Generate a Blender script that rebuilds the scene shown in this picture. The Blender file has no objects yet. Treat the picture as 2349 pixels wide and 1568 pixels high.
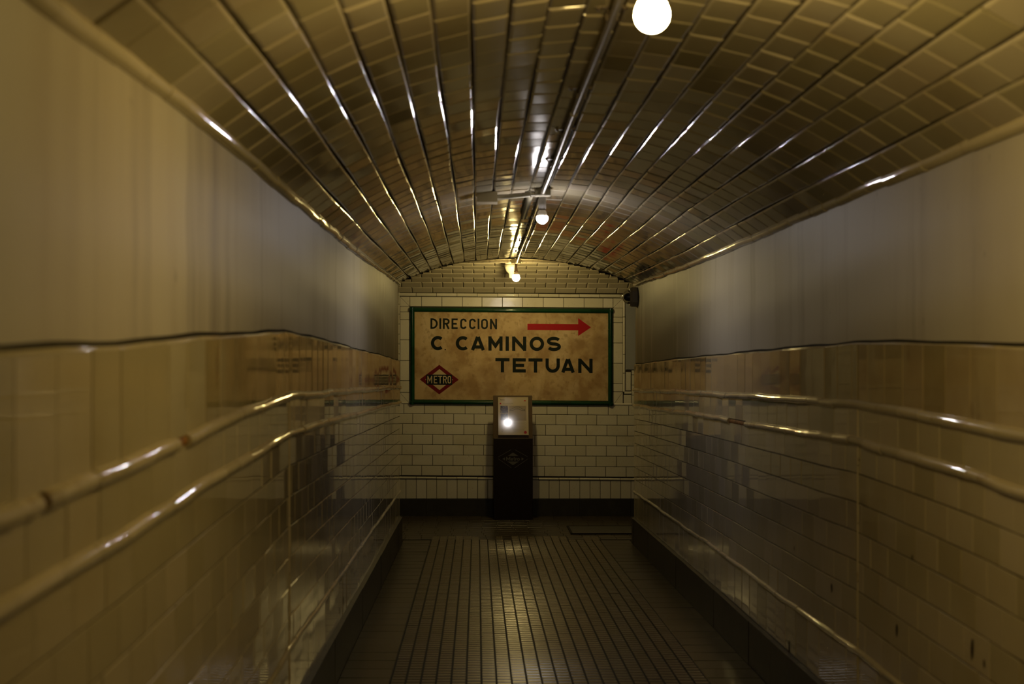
import bpy, math, random
from mathutils import Vector
random.seed(7)
R = random.uniform
EYE = 1.6                     # camera height above the floor datum
F = 13.95                     # depth of the end wall
E = 11.95                     # depth where the corridor opens into the crossing passage
BACK = -3.2
XL, XR = -0.652, 1.318        # tile faces of the side walls
PL, PR = -0.664, 1.330        # plaster faces
XC = 0.337
sc = bpy.context.scene
col = sc.collection

# ------------------------------------------------------------------ helpers
def link(name, me, parent=None):
    o = bpy.data.objects.new(name, me); col.objects.link(o)
    if parent is not None: o.parent = parent
    return o
def lerp_tab(tab, z):
    if z <= tab[0][0]: return tab[0][1]
    for (a, b), (c, d) in zip(tab, tab[1:]):
        if z <= c: return b + (d-b)*(z-a)/(c-a)
    return tab[-1][1]
class MB:
    """collects faces, builds one mesh object"""
    def __init__(s): s.v = []; s.f = []; s.m = []; s.s = []; s.t = []
    def add(s, vs, fs, mi=0, smooth=False, tone=None):
        if tone is None: tone = random.random()
        s.t += [tone]*len(fs); n = len(s.v); s.v += [tuple(p) for p in vs]
        for f in fs:
            s.f.append([n+i for i in f]); s.m.append(mi); s.s.append(smooth)
    def quad(s, a, b, c, d, mi=0): s.add([a, b, c, d], [(0, 1, 2, 3)], mi)
    def box(s, c, d, mi=0, rx=0.0):
        hx, hy, hz = d[0]/2, d[1]/2, d[2]/2
        vs = []
        for x, y, z in ((-1,-1,-1),(1,-1,-1),(1,1,-1),(-1,1,-1),(-1,-1,1),(1,-1,1),(1,1,1),(-1,1,1)):
            vs.append(Vector((x*hx, y*hy, z*hz)))
        vs = [Vector((p.x+c[0], p.y*math.cos(rx)-p.z*math.sin(rx)+c[1], p.y*math.sin(rx)+p.z*math.cos(rx)+c[2])) for p in vs]
        s.add(vs, [(0,3,2,1),(4,5,6,7),(0,1,5,4),(1,2,6,5),(2,3,7,6),(3,0,4,7)], mi)
    def tube(s, pts, r, n=12, mi=0, caps=True):
        pts = [Vector(p) for p in pts]; rings = []
        for i, p in enumerate(pts):
            t = (pts[min(i+1, len(pts)-1)] - pts[max(i-1, 0)]).normalized()
            up = Vector((0,0,1)) if abs(t.z) < .9 else Vector((1,0,0))
            a = t.cross(up).normalized(); b = a.cross(t)
            rr = r[i] if isinstance(r, (list, tuple)) else r
            rings.append([p + a*rr*math.cos(k*2*math.pi/n) + b*rr*math.sin(k*2*math.pi/n) for k in range(n)])
        vs = [q for rg in rings for q in rg]; fs = []
        for i in range(len(pts)-1):
            for k in range(n):
                fs.append((i*n+k, i*n+(k+1)%n, (i+1)*n+(k+1)%n, (i+1)*n+k))
        s.add(vs, fs, mi, True)
        if caps:
            s.add(rings[0], [tuple(range(n))[::-1]], mi); s.add(rings[-1], [tuple(range(n))], mi)
    def lathe(s, prof, c, n=28, mi=0, axis='z'):
        vs = []
        for (r, h) in prof:
            for k in range(n):
                a = k*2*math.pi/n
                if axis == 'z': vs.append((c[0]+r*math.cos(a), c[1]+r*math.sin(a), c[2]+h))
                elif axis == 'x': vs.append((c[0]+h, c[1]+r*math.cos(a), c[2]+r*math.sin(a)))
                else: vs.append((c[0]+r*math.cos(a), c[1]+h, c[2]+r*math.sin(a)))
        fs = []
        for i in range(len(prof)-1):
            for k in range(n): fs.append((i*n+k, i*n+(k+1)%n, (i+1)*n+(k+1)%n, (i+1)*n+k))
        s.add(vs, fs, mi, True)
    def build(s, name, mats, parent=None, fix=False):
        me = bpy.data.meshes.new(name)
        me.from_pydata(s.v, [], s.f)
        for m in (mats if isinstance(mats, (list, tuple)) else [mats]): me.materials.append(m)
        me.polygons.foreach_set('material_index', s.m)
        me.polygons.foreach_set('use_smooth', s.s)
        at = me.attributes.new('tone', 'FLOAT', 'FACE'); at.data.foreach_set('value', s.t)
        me.update()
        if fix:
            import bmesh
            b = bmesh.new(); b.from_mesh(me); bmesh.ops.recalc_face_normals(b, faces=b.faces); b.to_mesh(me); b.free()
        return link(name, me, parent)
def tag(o, label=None, cat=None, group=None, kind=None):
    if label: o['label'] = label
    if cat: o['category'] = cat
    if group: o['group'] = group
    if kind: o['kind'] = kind
    return o
def empty(name, loc):
    o = bpy.data.objects.new(name, None); col.objects.link(o); o.location = loc; o.empty_display_size = .05
    return o
def part(mb, name, mats, root, fix=False):
    """a part built in world space, parented to an Empty that stands at root.location"""
    L = root.location
    mb.v = [(x-L.x, y-L.y, z-L.z) for x, y, z in mb.v]
    return mb.build(name, mats, root, fix)

# ------------------------------------------------------------------ materials
def mat(name, base, rough=.5, spec=.5, metal=0.0, nz=None, bump=None, island=0.0, emis=None, estr=0, stain_dim=None, coat=0.0):
    m = bpy.data.materials.new(name); m.use_nodes = True
    nt = m.node_tree; N = nt.nodes; L = nt.links
    b = N['Principled BSDF']
    b.inputs['Roughness'].default_value = rough
    b.inputs['Metallic'].default_value = metal
    b.inputs['Specular IOR Level'].default_value = spec
    b.inputs['Coat Weight'].default_value = coat
    b.inputs['Coat Roughness'].default_value = .05
    tc = N.new('ShaderNodeTexCoord')
    rgb = N.new('ShaderNodeRGB'); rgb.outputs[0].default_value = (*base, 1)
    out = rgb.outputs[0]
    def mapping(scale):
        mp = N.new('ShaderNodeMapping'); mp.inputs['Scale'].default_value = scale
        L.new(tc.outputs['Object'], mp.inputs['Vector']); return mp.outputs[0]
    def mix(fac, a, bcol, mode='MIX'):
        x = N.new('ShaderNodeMix'); x.data_type = 'RGBA'; x.blend_type = mode
        if isinstance(fac, float): x.inputs[0].default_value = fac
        else: L.new(fac, x.inputs[0])
        L.new(a, x.inputs[6])
        if isinstance(bcol, tuple): x.inputs[7].default_value = (*bcol, 1)
        else: L.new(bcol, x.inputs[7])
        return x.outputs[2]
    def noise(scale, detail=4, vec=(1,1,1), lo=.4, hi=.65, rg=.55):
        n = N.new('ShaderNodeTexNoise'); n.inputs['Scale'].default_value = scale
        n.inputs['Detail'].default_value = detail; n.inputs['Roughness'].default_value = rg
        L.new(mapping(vec), n.inputs['Vector'])
        r = N.new('ShaderNodeMapRange'); r.inputs['From Min'].default_value = lo; r.inputs['From Max'].default_value = hi
        L.new(n.outputs['Fac'], r.inputs['Value']); return r.outputs[0], n.outputs['Fac']
    for (sc_, vec, lo, hi, c, mul) in (nz or []):
        f, _ = noise(sc_, 5, vec, lo, hi)
        mm = N.new('ShaderNodeMath'); mm.operation = 'MULTIPLY'; mm.inputs[1].default_value = mul
        L.new(f, mm.inputs[0]); out = mix(mm.outputs[0], out, c)
    if island:
        g = N.new('ShaderNodeAttribute'); g.attribute_name = 'tone'
        r = N.new('ShaderNodeMapRange'); r.inputs['To Min'].default_value = 1-island; r.inputs['To Max'].default_value = 1.0
        L.new(g.outputs['Fac'], r.inputs['Value'])
        c = N.new('ShaderNodeCombineColor')
        L.new(r.outputs[0], c.inputs[0]); L.new(r.outputs[0], c.inputs[1])
        r2 = N.new('ShaderNodeMapRange'); r2.inputs['To Min'].default_value = 1-island*1.5; r2.inputs['To Max'].default_value = 1.0
        L.new(g.outputs['Fac'], r2.inputs['Value']); L.new(r2.outputs[0], c.inputs[2])
        out = mix(1.0, out, c.outputs[0], 'MULTIPLY')
    if stain_dim:   # grime streaks, deepened to paint dimmer light into the colour beyond a given depth
        (z0, z1, colr, amt) = stain_dim
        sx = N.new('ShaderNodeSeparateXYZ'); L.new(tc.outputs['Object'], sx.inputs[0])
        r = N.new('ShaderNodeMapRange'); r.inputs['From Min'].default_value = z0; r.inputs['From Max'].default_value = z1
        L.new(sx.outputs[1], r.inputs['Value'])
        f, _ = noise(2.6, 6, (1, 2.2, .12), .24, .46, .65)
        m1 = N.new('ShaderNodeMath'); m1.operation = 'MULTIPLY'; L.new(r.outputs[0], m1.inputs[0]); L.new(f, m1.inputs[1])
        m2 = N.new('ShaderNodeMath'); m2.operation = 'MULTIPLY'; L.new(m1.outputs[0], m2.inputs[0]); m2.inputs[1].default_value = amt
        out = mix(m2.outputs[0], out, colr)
    L.new(out, b.inputs['Base Color'])
    if bump:
        (bs, vec, st, dist) = bump
        _, f = noise(bs, 3, vec)
        bp = N.new('ShaderNodeBump'); bp.inputs['Strength'].default_value = st; bp.inputs['Distance'].default_value = dist
        L.new(f, bp.inputs['Height']); L.new(bp.outputs[0], b.inputs['Normal'])
    if emis:
        b.inputs['Emission Color'].default_value = (*emis, 1); b.inputs['Emission Strength'].default_value = estr
    return m

GLZ = (5, (1,1,1), .35, .003)
M = {}
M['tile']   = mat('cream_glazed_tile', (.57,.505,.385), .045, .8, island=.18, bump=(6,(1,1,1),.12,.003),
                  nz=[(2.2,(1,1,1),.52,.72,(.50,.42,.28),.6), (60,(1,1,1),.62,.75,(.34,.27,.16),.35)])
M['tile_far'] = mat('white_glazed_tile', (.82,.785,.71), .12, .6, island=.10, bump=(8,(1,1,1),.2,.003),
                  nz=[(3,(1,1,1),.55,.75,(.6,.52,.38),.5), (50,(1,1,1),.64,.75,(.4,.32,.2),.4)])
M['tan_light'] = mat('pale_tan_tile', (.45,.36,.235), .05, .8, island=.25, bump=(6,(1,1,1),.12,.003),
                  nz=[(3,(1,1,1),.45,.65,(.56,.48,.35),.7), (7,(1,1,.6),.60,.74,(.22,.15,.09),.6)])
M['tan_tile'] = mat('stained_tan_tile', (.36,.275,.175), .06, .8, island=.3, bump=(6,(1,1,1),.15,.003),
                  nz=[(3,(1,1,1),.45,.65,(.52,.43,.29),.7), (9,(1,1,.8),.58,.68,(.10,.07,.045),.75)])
M['vault']  = mat('bevelled_vault_tile', (.47,.42,.335), .08, .6, island=.26, bump=(7,(1,1,1),.15,.003),
                  nz=[(1.2,(1,1,1),.52,.72,(.36,.27,.19),.5)])
M['tymp']   = mat('bevelled_ivory_tile', (.60,.54,.42), .22, .5, island=.12, bump=(7,(1,1,1),.25,.003))
M['grout']  = mat('dark_grout', (.045,.038,.026), .9, .2)
M['vgrout'] = mat('brown_vault_grout', (.07,.05,.032), .85, .2)
M['plaster']= mat('cream_gloss_plaster', (.48,.45,.385), .48, .2, bump=(2.5,(1,1,.6),.25,.01), stain_dim=(8.1,9.6,(.085,.07,.045),.95),
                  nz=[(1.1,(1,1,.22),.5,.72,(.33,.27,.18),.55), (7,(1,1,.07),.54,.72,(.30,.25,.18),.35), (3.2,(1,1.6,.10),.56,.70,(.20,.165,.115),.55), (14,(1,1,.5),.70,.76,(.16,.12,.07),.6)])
M['rail']   = mat('ivory_rail_tile', (.60,.53,.40), .06, .8, island=.18, bump=(16,(1,1,1),.22,.002),
                  nz=[(9,(1,1,1),.6,.7,(.3,.22,.12),.6)])
M['rust']   = mat('rusty_broken_patch', (.30,.14,.04), .7, .3, nz=[(40,(1,1,1),.45,.6,(.08,.04,.02),.7)])
M['dark']   = mat('dark_chip', (.03,.02,.012), .8, .2)
M['skirt']  = mat('black_stone_skirting', (.035,.032,.027), .45, .3, nz=[(8,(1,1,1),.5,.7,(.055,.05,.04),.6)], bump=(12,(1,1,1),.3,.004))
M['rib']    = mat('ribbed_clay_floor_tile', (.115,.088,.053), .26, .8, island=.25, bump=(60,(1,1,1),.25,.001),
                  nz=[(2.2,(1,1,1),.48,.7,(.09,.062,.04),.8)])
M['slab']   = mat('smooth_brown_floor_tile', (.060,.048,.031), .30, .5, island=.25, bump=(10,(1,1,1),.3,.003),
                  nz=[(4,(1,1,1),.5,.7,(.04,.032,.022),.7)])
M['fgrout'] = mat('black_floor_grout', (.012,.010,.007), .7, .3)
M['metal']  = mat('grey_painted_conduit', (.33,.30,.24), .28, .5, metal=.35, nz=[(25,(1,.3,1),.55,.7,(.12,.09,.06),.7)])
M['clip']   = mat('dark_bronze_clip', (.10,.075,.05), .4, .5, metal=.4)
M['boxp']   = mat('grey_cast_box', (.26,.235,.17), .5, .4, nz=[(30,(1,1,1),.55,.7,(.12,.1,.07),.6)])
M['porc']   = mat('white_porcelain', (.60,.58,.50), .15, .5)
M['brown_socket'] = mat('brown_bakelite', (.10,.055,.035), .4, .5)
M['grey_socket']  = mat('grey_socket_shell', (.34,.32,.31), .5, .4)
M['neck']   = mat('bulb_neck_white', (.72,.66,.56), .35, .5)
BS = 240
M['bulb_y'] = mat('warm_bulb_glass', (.9,.85,.7), .3, emis=(1.0,.75,.28), estr=BS*1.38)
M['bulb_n'] = mat('warm_near_bulb_glass', (.9,.85,.7), .3, emis=(1.0,.71,.235), estr=BS*1.36)
M['bulb_w'] = mat('neutral_bulb_glass', (.9,.9,.9), .3, emis=(1.0,.94,.94), estr=BS*1.12)
M['green']  = mat('dark_green_glazed_frame_tile', (.008,.058,.026), .10, .6, island=.3, bump=(9,(1,1,1),.2,.003))
M['sign']   = mat('aged_tan_sign_board', (.60,.44,.24), .50, .35,
                  nz=[(5,(1,1,1),.44,.60,(.40,.255,.115),.9), (3.3,(1,1,.7),.52,.66,(.74,.59,.38),.7), (22,(1,1,.8),.55,.68,(.30,.18,.075),.55), (1.7,(1,1,1.4),.52,.66,(.30,.18,.08),.6)])
M['ink']    = mat('black_green_paint', (.007,.012,.010), .6, .2, nz=[(60,(1,1,1),.62,.75,(.07,.05,.03),.4)])
M['red']    = mat('red_arrow_paint', (.42,.010,.018), .6, .2, nz=[(50,(1,1,1),.6,.72,(.30,.05,.03),.6)])
M['maroon'] = mat('maroon_paint', (.16,.008,.013), .6, .2)
M['navy']   = mat('dark_blue_black_paint', (.006,.012,.015), .6, .2)
M['cream']  = mat('cream_paint', (.62,.50,.30), .5, .4)
M['ped']    = mat('dark_brown_pedestal', (.014,.007,.005), .6, .3)
M['board']  = mat('brown_back_board', (.12,.08,.04), .5, .4, nz=[(15,(1,1,1),.5,.7,(.16,.10,.05),.6)])
M['edge']   = mat('dark_panel_edge', (.015,.013,.01), .5, .3)
M['paper']  = mat('glossy_printed_panel', (.62,.53,.36), .06, .7)
M['print_tan'] = mat('print_tan', (.40,.32,.20), .06, .7)
M['print_dark'] = mat('print_photo_dark', (.06,.04,.03), .06, .7, nz=[(70,(1,1,1),.5,.65,(.30,.23,.15),.8)])
M['print_ink'] = mat('print_ink', (.10,.09,.06), .06, .7)
M['print_grey'] = mat('print_text_grey', (.38,.32,.21), .06, .7)
M['print_red'] = mat('print_red', (.50,.03,.025), .06, .7)
M['silver'] = mat('silver_emblem_print', (.12,.115,.10), .45, .5)
M['camgrey']= mat('grey_camera_housing', (.30,.27,.20), .5, .4)
M['camdark']= mat('black_camera_core', (.01,.01,.01), .4, .5)
M['bluegrey'] = mat('blue_grey_painted_panel', (.33,.34,.36), .5, .4)
M['hatch']  = mat('dark_cast_hatch', (.055,.055,.048), .4, .5, nz=[(8,(1,1,1),.5,.7,(.03,.03,.025),.6)])
g = bpy.data.materials.new('clear_dome'); g.use_nodes = True
gn = g.node_tree.nodes; gl = g.node_tree.links; gn.remove(gn['Principled BSDF'])
g1 = gn.new('ShaderNodeBsdfTransparent'); g2 = gn.new('ShaderNodeBsdfGlossy'); g2.inputs['Roughness'].default_value = .04
g3 = gn.new('ShaderNodeFresnel'); g3.inputs['IOR'].default_value = 1.5; g4 = gn.new('ShaderNodeMixShader')
gl.new(g3.outputs[0], g4.inputs[0]); gl.new(g1.outputs[0], g4.inputs[1]); gl.new(g2.outputs[0], g4.inputs[2])
gl.new(g4.outputs[0], gn['Material Output'].inputs['Surface'])
M['dome'] = g

# ------------------------------------------------------------------ measured heights (relative to the eye)
SL = [(-3.2,.03),(1.94,.048),(2.6,.060),(3.57,.090),(4.89,.126),(7.36,.083),(E,0),(20,0)]
SR = [(-3.2,.04),(3.45,.092),(3.66,.101),(4.26,.114),(4.95,.122),(5.39,.112),(6.44,.096),(8.2,.072),(E,0),(20,0)]
SM = [(-3.2,.04),(1.94,.06),(3.5,.09),(4.92,.124),(7.4,.084),(E,0),(20,0)]
def wob(z, k): return .0022*math.sin(z*1.9+k)+.0016*math.sin(z*5.1+1.7*k)+.0010*math.sin(z*11.3+k*.6)
LEV = {'L': dict(top=-.045, r1=-.266, r2=-.394, r3=-1.141, base=-1.348, fl=-1.572),
       'R': dict(top=-.078, r1=-.289, r2=-.421, r3=-1.145, base=-1.355, fl=-1.572)}
def spring(z, side):
    if side == 'L': t = [(-3.2,.55),(2.1,.545),(3.3,.570),(7.4,.570),(8.5,.582),(E,.618),(20,.618)]
    else: t = [(-3.2,.56),(3.4,.570),(6,.572),(8.5,.568),(E,.600),(20,.60)]
    return lerp_tab(t, z)
def rise(z): return lerp_tab([(-3.2,.345),(7.3,.335),(7.7,.325),(E,.259),(20,.259)], z)
HALF = .994
def arc(t, rs):
    """t in -1..1 across the chord, circular arc of rise rs, half chord HALF"""
    Rr = (HALF*HALF + rs*rs)/(2*rs)
    return math.sqrt(max(0, Rr*Rr - (t*HALF)**2)) - (Rr - rs)
def vaultH(X, z):
    t = max(-1, min(1, (X-XC+.004)/HALF)); w = (t+1)/2
    s = spring(z,'L')*(1-w) + spring(z,'R')*w
    return s + arc(t, rise(z)) + .003*math.sin(X*9+z*1.3)*(1-t*t)
ZM = (E+F)/2
def crossH(z):
    t = max(-1, min(1, (z-ZM)/1.0)); return .62 + .285*(1-t*t)
def groin(X):
    z = E
    while z < ZM and crossH(z) < vaultH(X, E): z += .01
    return z

# ------------------------------------------------------------------ tile primitive
def tile(mb, P, u0, u1, v0, v1, bev, dep, gap, tilt=0.0, mi=0, off=.0006, rnd=False):
    """raised tile with bevelled edges on the surface P(u, v, n)"""
    g = gap/2; u0 += g; u1 -= g; v0 += g; v1 -= g
    if u1-u0 < 2.2*bev or v1-v0 < 2.2*bev: bev = min(u1-u0, v1-v0)*.3
    if bev <= 0: return
    a_, b__ = tilt if isinstance(tilt, tuple) else (tilt, tilt)
    tu, tv, o = R(-a_, a_), R(-b__, b__), R(0, off)
    cu, cv = (u0+u1)/2, (v0+v1)/2
    def n(u, v, d): return d + o + (u-cu)*tu + (v-cv)*tv
    vs = [P(u, v, -.002) for u, v in ((u0,v0),(u1,v0),(u1,v1),(u0,v1))]
    prof = [(0, .0004), (bev*.22, dep*.45), (bev*.55, dep*.80), (bev, dep)] if rnd else [(0, .0004), (bev, dep)]
    for b, d in prof:
        vs += [P(u, v, n(u, v, d)) for u, v in ((u0+b,v0+b),(u1-b,v0+b),(u1-b,v1-b),(u0+b,v1-b))]
    k = len(prof)*4; fs = []; n_ = len(mb.v)
    if rnd:   # every side of the tile keeps its own smoothly rounded edge
        q_ = len(prof)+1
        tn = random.random()
        for i in range(4):
            j = (i+1) % 4; sv = []
            for q in range(q_): sv += [vs[q*4+i], vs[q*4+j]]
            mb.add(sv, [(q*2, q*2+1, q*2+3, q*2+2) for q in range(q_-1)], mi, True, tn)
        mb.add(vs[k:k+4], [(0, 1, 2, 3)], mi, False, tn)
        return
    for q in range(len(prof)):
        for i in range(4):
            j = (i+1) % 4; fs.append((q*4+i, q*4+j, q*4+4+j, q*4+4+i))
    fs.append((k, k+1, k+2, k+3))
    mb.add(vs, fs, mi, False)
def halfround(mb, pts, nrm, r, mi=0, n=8, flat=1.0):
    """half-round bead along pts; nrm = outward normal"""
    nrm = Vector(nrm); rings = []
    pts = [Vector(p) for p in pts]
    for i, p in enumerate(pts):
        t = (pts[min(i+1,len(pts)-1)]-pts[max(i-1,0)]).normalized(); s = t.cross(nrm).normalized()
        rings.append([p + s*r*math.cos(math.pi*k/n) + nrm*(r*flat*math.sin(math.pi*k/n)) for k in range(n+1)])
    vs = [q for rg in rings for q in rg]; fs = []
    for i in range(len(pts)-1):
        for k in range(n): fs.append((i*(n+1)+k, i*(n+1)+k+1, (i+1)*(n+1)+k+1, (i+1)*(n+1)+k))
    mb.add(vs, fs, mi, True)
    mb.add(rings[0], [tuple(range(n+1))], mi); mb.add(rings[-1], [tuple(range(n+1))], mi)

# ------------------------------------------------------------------ side walls
def side_wall(side):
    sg = 1 if side == 'L' else -1
    X = XL if side == 'L' else XR
    PX = PL if side == 'L' else PR
    S = SL if side == 'L' else SR
    lv = LEV[side]; word = 'left' if side == 'L' else 'right'
    def Z(h, z): return EYE + h + lerp_tab(S, z)
    zs = [BACK + (E-BACK)*i/120 for i in range(121)]
    # backing wall (grout bed) with an end face
    w = MB()
    xb = X - sg*.001
    def w_h(z): return EYE + spring(z, side) + .05
    for a, b in zip(zs, zs[1:]):
        w.quad((xb,a,Z(lv['fl']-.05,a)), (xb,b,Z(lv['fl']-.05,b)), (xb,b,Z(lv['top']-.006,b)), (xb,a,Z(lv['top']-.006,a)))
        w.quad((xb-sg*.16,a,Z(lv['fl']-.05,a)), (xb-sg*.16,b,Z(lv['fl']-.05,b)), (xb-sg*.16,b,w_h(b)), (xb-sg*.16,a,w_h(a)))
    w.quad((xb,E,Z(lv['fl']-.05,E)), (xb-sg*.16,E,Z(lv['fl']-.05,E)), (xb-sg*.16,E,Z(lv['top'],E)), (xb,E,Z(lv['top'],E)))
    wall = w.build('wall_'+word, M['grout']); tag(wall, kind='structure')
    # plaster field above the tiles
    p = MB(); K = 10
    g_ = []
    for z in zs + [E]:
        h0 = lv['top']+lerp_tab(S, z); h1 = spring(z, side)+.03
        g_.append([(PX+sg*.0025*math.sin(z*1.7+k*.5)*math.sin(k*.31*3), z, EYE + h0 + .012 + wob(z,2)*1.2 + (h1-h0-.014)*k/K) for k in range(K+1)])
    g_[-1] = [(PX-sg*.14, E, q[2]) for q in g_[-2]]
    fs = []
    for i in range(len(g_)-1):
        for k in range(K):
            a = i*(K+1)+k; fs.append((a, a+K+1, a+K+2, a+1))
    p.add([q for r_ in g_ for q in r_], fs, 0, False)
    for i in range(len(p.s)-K): p.s[i] = True
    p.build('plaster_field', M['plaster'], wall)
    # tiles
    t = MB()
    def P(hl):   # surface map: u = depth, v = height
        def f(u, v, n): return (X + sg*(n-.0005), u, Z(v, u) + (wob(u, 1.0)*.35))
        return f
    Pm = P(0)
    def row(v0, v1, L_, off, mi, tilt=(.012,.0026), bev=.0012):
        seam = 4.92
        for (a, b) in ((BACK, seam-.006), (seam+.006, E)):
            n0 = math.floor((a-off)/L_)
            u = off + n0*L_
            while u < b:
                uu0, uu1 = max(u, a), min(u+L_, b)
                if uu1-uu0 > .012: tile(t, Pm, uu0, uu1, v0, v1, bev, .0020, .0036, tilt, mi if not callable(mi) else mi((uu0+uu1)/2), off=.0003)
                u += L_
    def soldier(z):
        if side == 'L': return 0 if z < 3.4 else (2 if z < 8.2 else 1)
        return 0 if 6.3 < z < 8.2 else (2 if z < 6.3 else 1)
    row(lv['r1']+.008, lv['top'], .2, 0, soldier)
    row(lv['r2']+.008, lv['r1']-.008, .2, .05, 0)
    ch = (lv['r2']-.008 - (lv['r3']+.006))/7
    for j in range(7):
        row(lv['r3']+.006+j*ch, lv['r3']+.006+(j+1)*ch, .2, .03+.1*(j%2)+.01*j, 0)
    row(lv['base'], lv['r3']-.006, .2, .08, 0)
    # the return of the tiles round the corner
    cr = MB()
    def Pc(u, v, n): return (X - sg*(u), E + n, EYE + v)
    for (v0, v1, mi) in [(lv['r1']+.008, lv['top'], 1), (lv['r2']+.008, lv['r1']-.008, 0), (lv['base'], lv['r3']-.006, 0)] + \
                     [(lv['r3']+.006+j*ch, lv['r3']+.006+(j+1)*ch, 0) for j in range(7)]:
        tile(t, Pc, 0, .16, v0, v1, .0025, .002, .0025, .002, mi)
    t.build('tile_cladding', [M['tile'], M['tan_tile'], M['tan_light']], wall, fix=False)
    # ledge on top of the tiles
    l = MB()
    for a, b in zip(zs, zs[1:]):
        k0 = wob(a, 2)*.8; k1 = wob(b, 2)*.8
        l.quad((X+sg*.002,a,Z(lv['top']-.004,a)+k0*.4), (X+sg*.002,b,Z(lv['top']-.004,b)+k1*.4), (X-sg*.002,b,Z(lv['top']+.003,b)+k1), (X-sg*.002,a,Z(lv['top']+.003,a)+k0), 0)
        l.quad((PX-sg*.003,a,Z(lv['top']-.002,a)), (PX-sg*.003,b,Z(lv['top']-.002,b)), (PX-sg*.003,b,Z(lv['top']+.024,b)), (PX-sg*.003,a,Z(lv['top']+.024,a)), 1)
        l.quad((X-sg*.002,a,Z(lv['top']+.003,a)+k0), (X-sg*.002,b,Z(lv['top']+.003,b)+k1), (PX-sg*.004,b,Z(lv['top']+.004,b)+k1), (PX-sg*.004,a,Z(lv['top']+.004,a)+k0), 1)
    l.build('tile_ledge', [M['tile'], M['grout']], wall)
    # chips and stains knocked out of the tiles
    c = MB()
    for (z, h, ww, hh) in CHIPS[side]:
        n = 9; vs = []
        for k in range(n):
            a = 2*math.pi*k/n; rr = R(.7, 1.15)
            vs.append((X+sg*.0034, z+ww*rr*math.cos(a), EYE+h+hh*rr*math.sin(a)))
        c.add(vs, [tuple(range(n))], 0)
    c.build('chipped_spots', M['dark'], wall)
    # vertical joint strip
    v = MB()
    zz = lv['r1']-.012
    while zz > lv['base']:
        hi = zz; lo = max(zz-.2, lv['base'])
        if not (lo < lv['r2'] < hi): pass
        halfround(v, [(X+sg*.001+R(-.0006,.0006), 4.92, Z(lo+.002, 4.92)), (X+sg*.001, 4.92, Z(hi-.002, 4.92))], (sg,0,0), .0065, flat=.7)
        zz -= .2
    v.build('joint_strip', M['rail'], wall)
    # skirting
    s = MB()
    u = BACK
    while u < E-.001:
        b = min(u+.5, E+.0)
        x0, x1 = X-sg*.002, X+sg*(.022+R(-.001,.001))
        ua, ub = u+.001, b-.001
        A = [(x0,ua,Z(lv['fl']-.03,ua)),(x1,ua,Z(lv['fl']-.03,ua)),(x1,ua,Z(lv['base']-.006,ua)),(x0,ua,Z(lv['base'],ua))]
        B = [(x0,ub,Z(lv['fl']-.03,ub)),(x1,ub,Z(lv['fl']-.03,ub)),(x1,ub,Z(lv['base']-.006,ub)),(x0,ub,Z(lv['base'],ub))]
        s.add(A+B, [(0,1,5,4),(1,2,6,5),(2,3,7,6),(3,0,4,7),(0,3,2,1),(4,5,6,7)], 0)
        u += .5
    s.box((X-sg*.07, E+.008, EYE+(lv['fl']+lv['base'])/2-.01), (.18, .018, lv['base']-lv['fl']+.02))
    tag(s.build('baseboard_'+word, M['skirt']), kind='structure')
    return wall

CHIPS = {'R': [(4.46,-.862,.010,.022),(3.78,-.78,.012,.03),(3.69,-.80,.006,.012),(5.28,-.86,.010,.02),(6.0,-1.225,.012,.03),(5.9,-.80,.006,.01),(4.9,-.36,.008,.006),(4.3,-.61,.008,.01)],
         'L': [(10.9,-.388,.03,.008),(4.0,-.95,.010,.03),(6.9,-1.19,.012,.03),(6.7,-1.20,.006,.02)]}
wl = side_wall('L'); wr = side_wall('R')

def rail(name, side, key, r, gaps=(), brk=()):
    sg = 1 if side == 'L' else -1
    X = XL if side == 'L' else XR
    S = SL if side == 'L' else SR; h = LEV[side][key]; k = {'r1':.3,'r2':1.9,'r3':4.0}[key] + (2 if side == 'R' else 0)
    mb = MB(); u = BACK + (.07 if side == 'L' else .02)
    def pt(z, dz=0): return (X+sg*.0005, z, EYE + h + lerp_tab(S, z) + wob(z, k) + dz)
    while u < E:
        L_ = .205
        a, b = u+.0012, min(u+L_-.0012, E+.004)
        skip = any(a < g1 and b > g0 for g0, g1 in gaps)
        if skip:
            for g0, g1 in gaps:
                if a < g1 and b > g0:
                    for s0, s1 in ((a, g0), (g1, b)):
                        if s1-s0 > .01: halfround(mb, [pt(s0+(s1-s0)*i/4) for i in range(5)], (sg,0,0), r, flat=1.0)
        else:
            d0, d1, e0, e1 = R(-.0014,.0014), R(-.0014,.0014), R(-.001,.001), R(-.001,.001)
            q = [pt(a+(b-a)*i/4, d0+(d1-d0)*i/4) for i in range(5)]
            q = [(p[0]+e0+(e1-e0)*i/4, p[1], p[2]) for i, p in enumerate(q)]
            halfround(mb, q, (sg,0,0), r*R(.95,1.05), flat=1.0)
        u += L_
    # wraps round the corner
    p0 = pt(E)
    halfround(mb, [(p0[0]+sg*.002, E, p0[2]), (p0[0]-sg*.15, E, p0[2])], (0,1,0), r)
    o = mb.build(name, M['rail']); tag(o, kind='structure')
    if gaps:
        b_ = MB()
        for g0, g1 in gaps:
            n = 6
            halfround(b_, [pt(g0+(g1-g0)*i/n, R(-.002,.002)) for i in range(n+1)], (sg,0,0), r*.62, n=5, flat=.6)
        b_.build('broken_patch', M['rust'], o)
    return o
rail('trim_1', 'L', 'r1', .0165, gaps=[(3.06,3.17),(2.095,2.125)])
rail('trim_2', 'L', 'r2', .0160, gaps=[(6.1,6.13)])
rail('trim_3', 'L', 'r3', .0115)
rail('trim_4', 'R', 'r1', .0165)
rail('trim_5', 'R', 'r2', .0160, gaps=[(6.95,7.42)])
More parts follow.
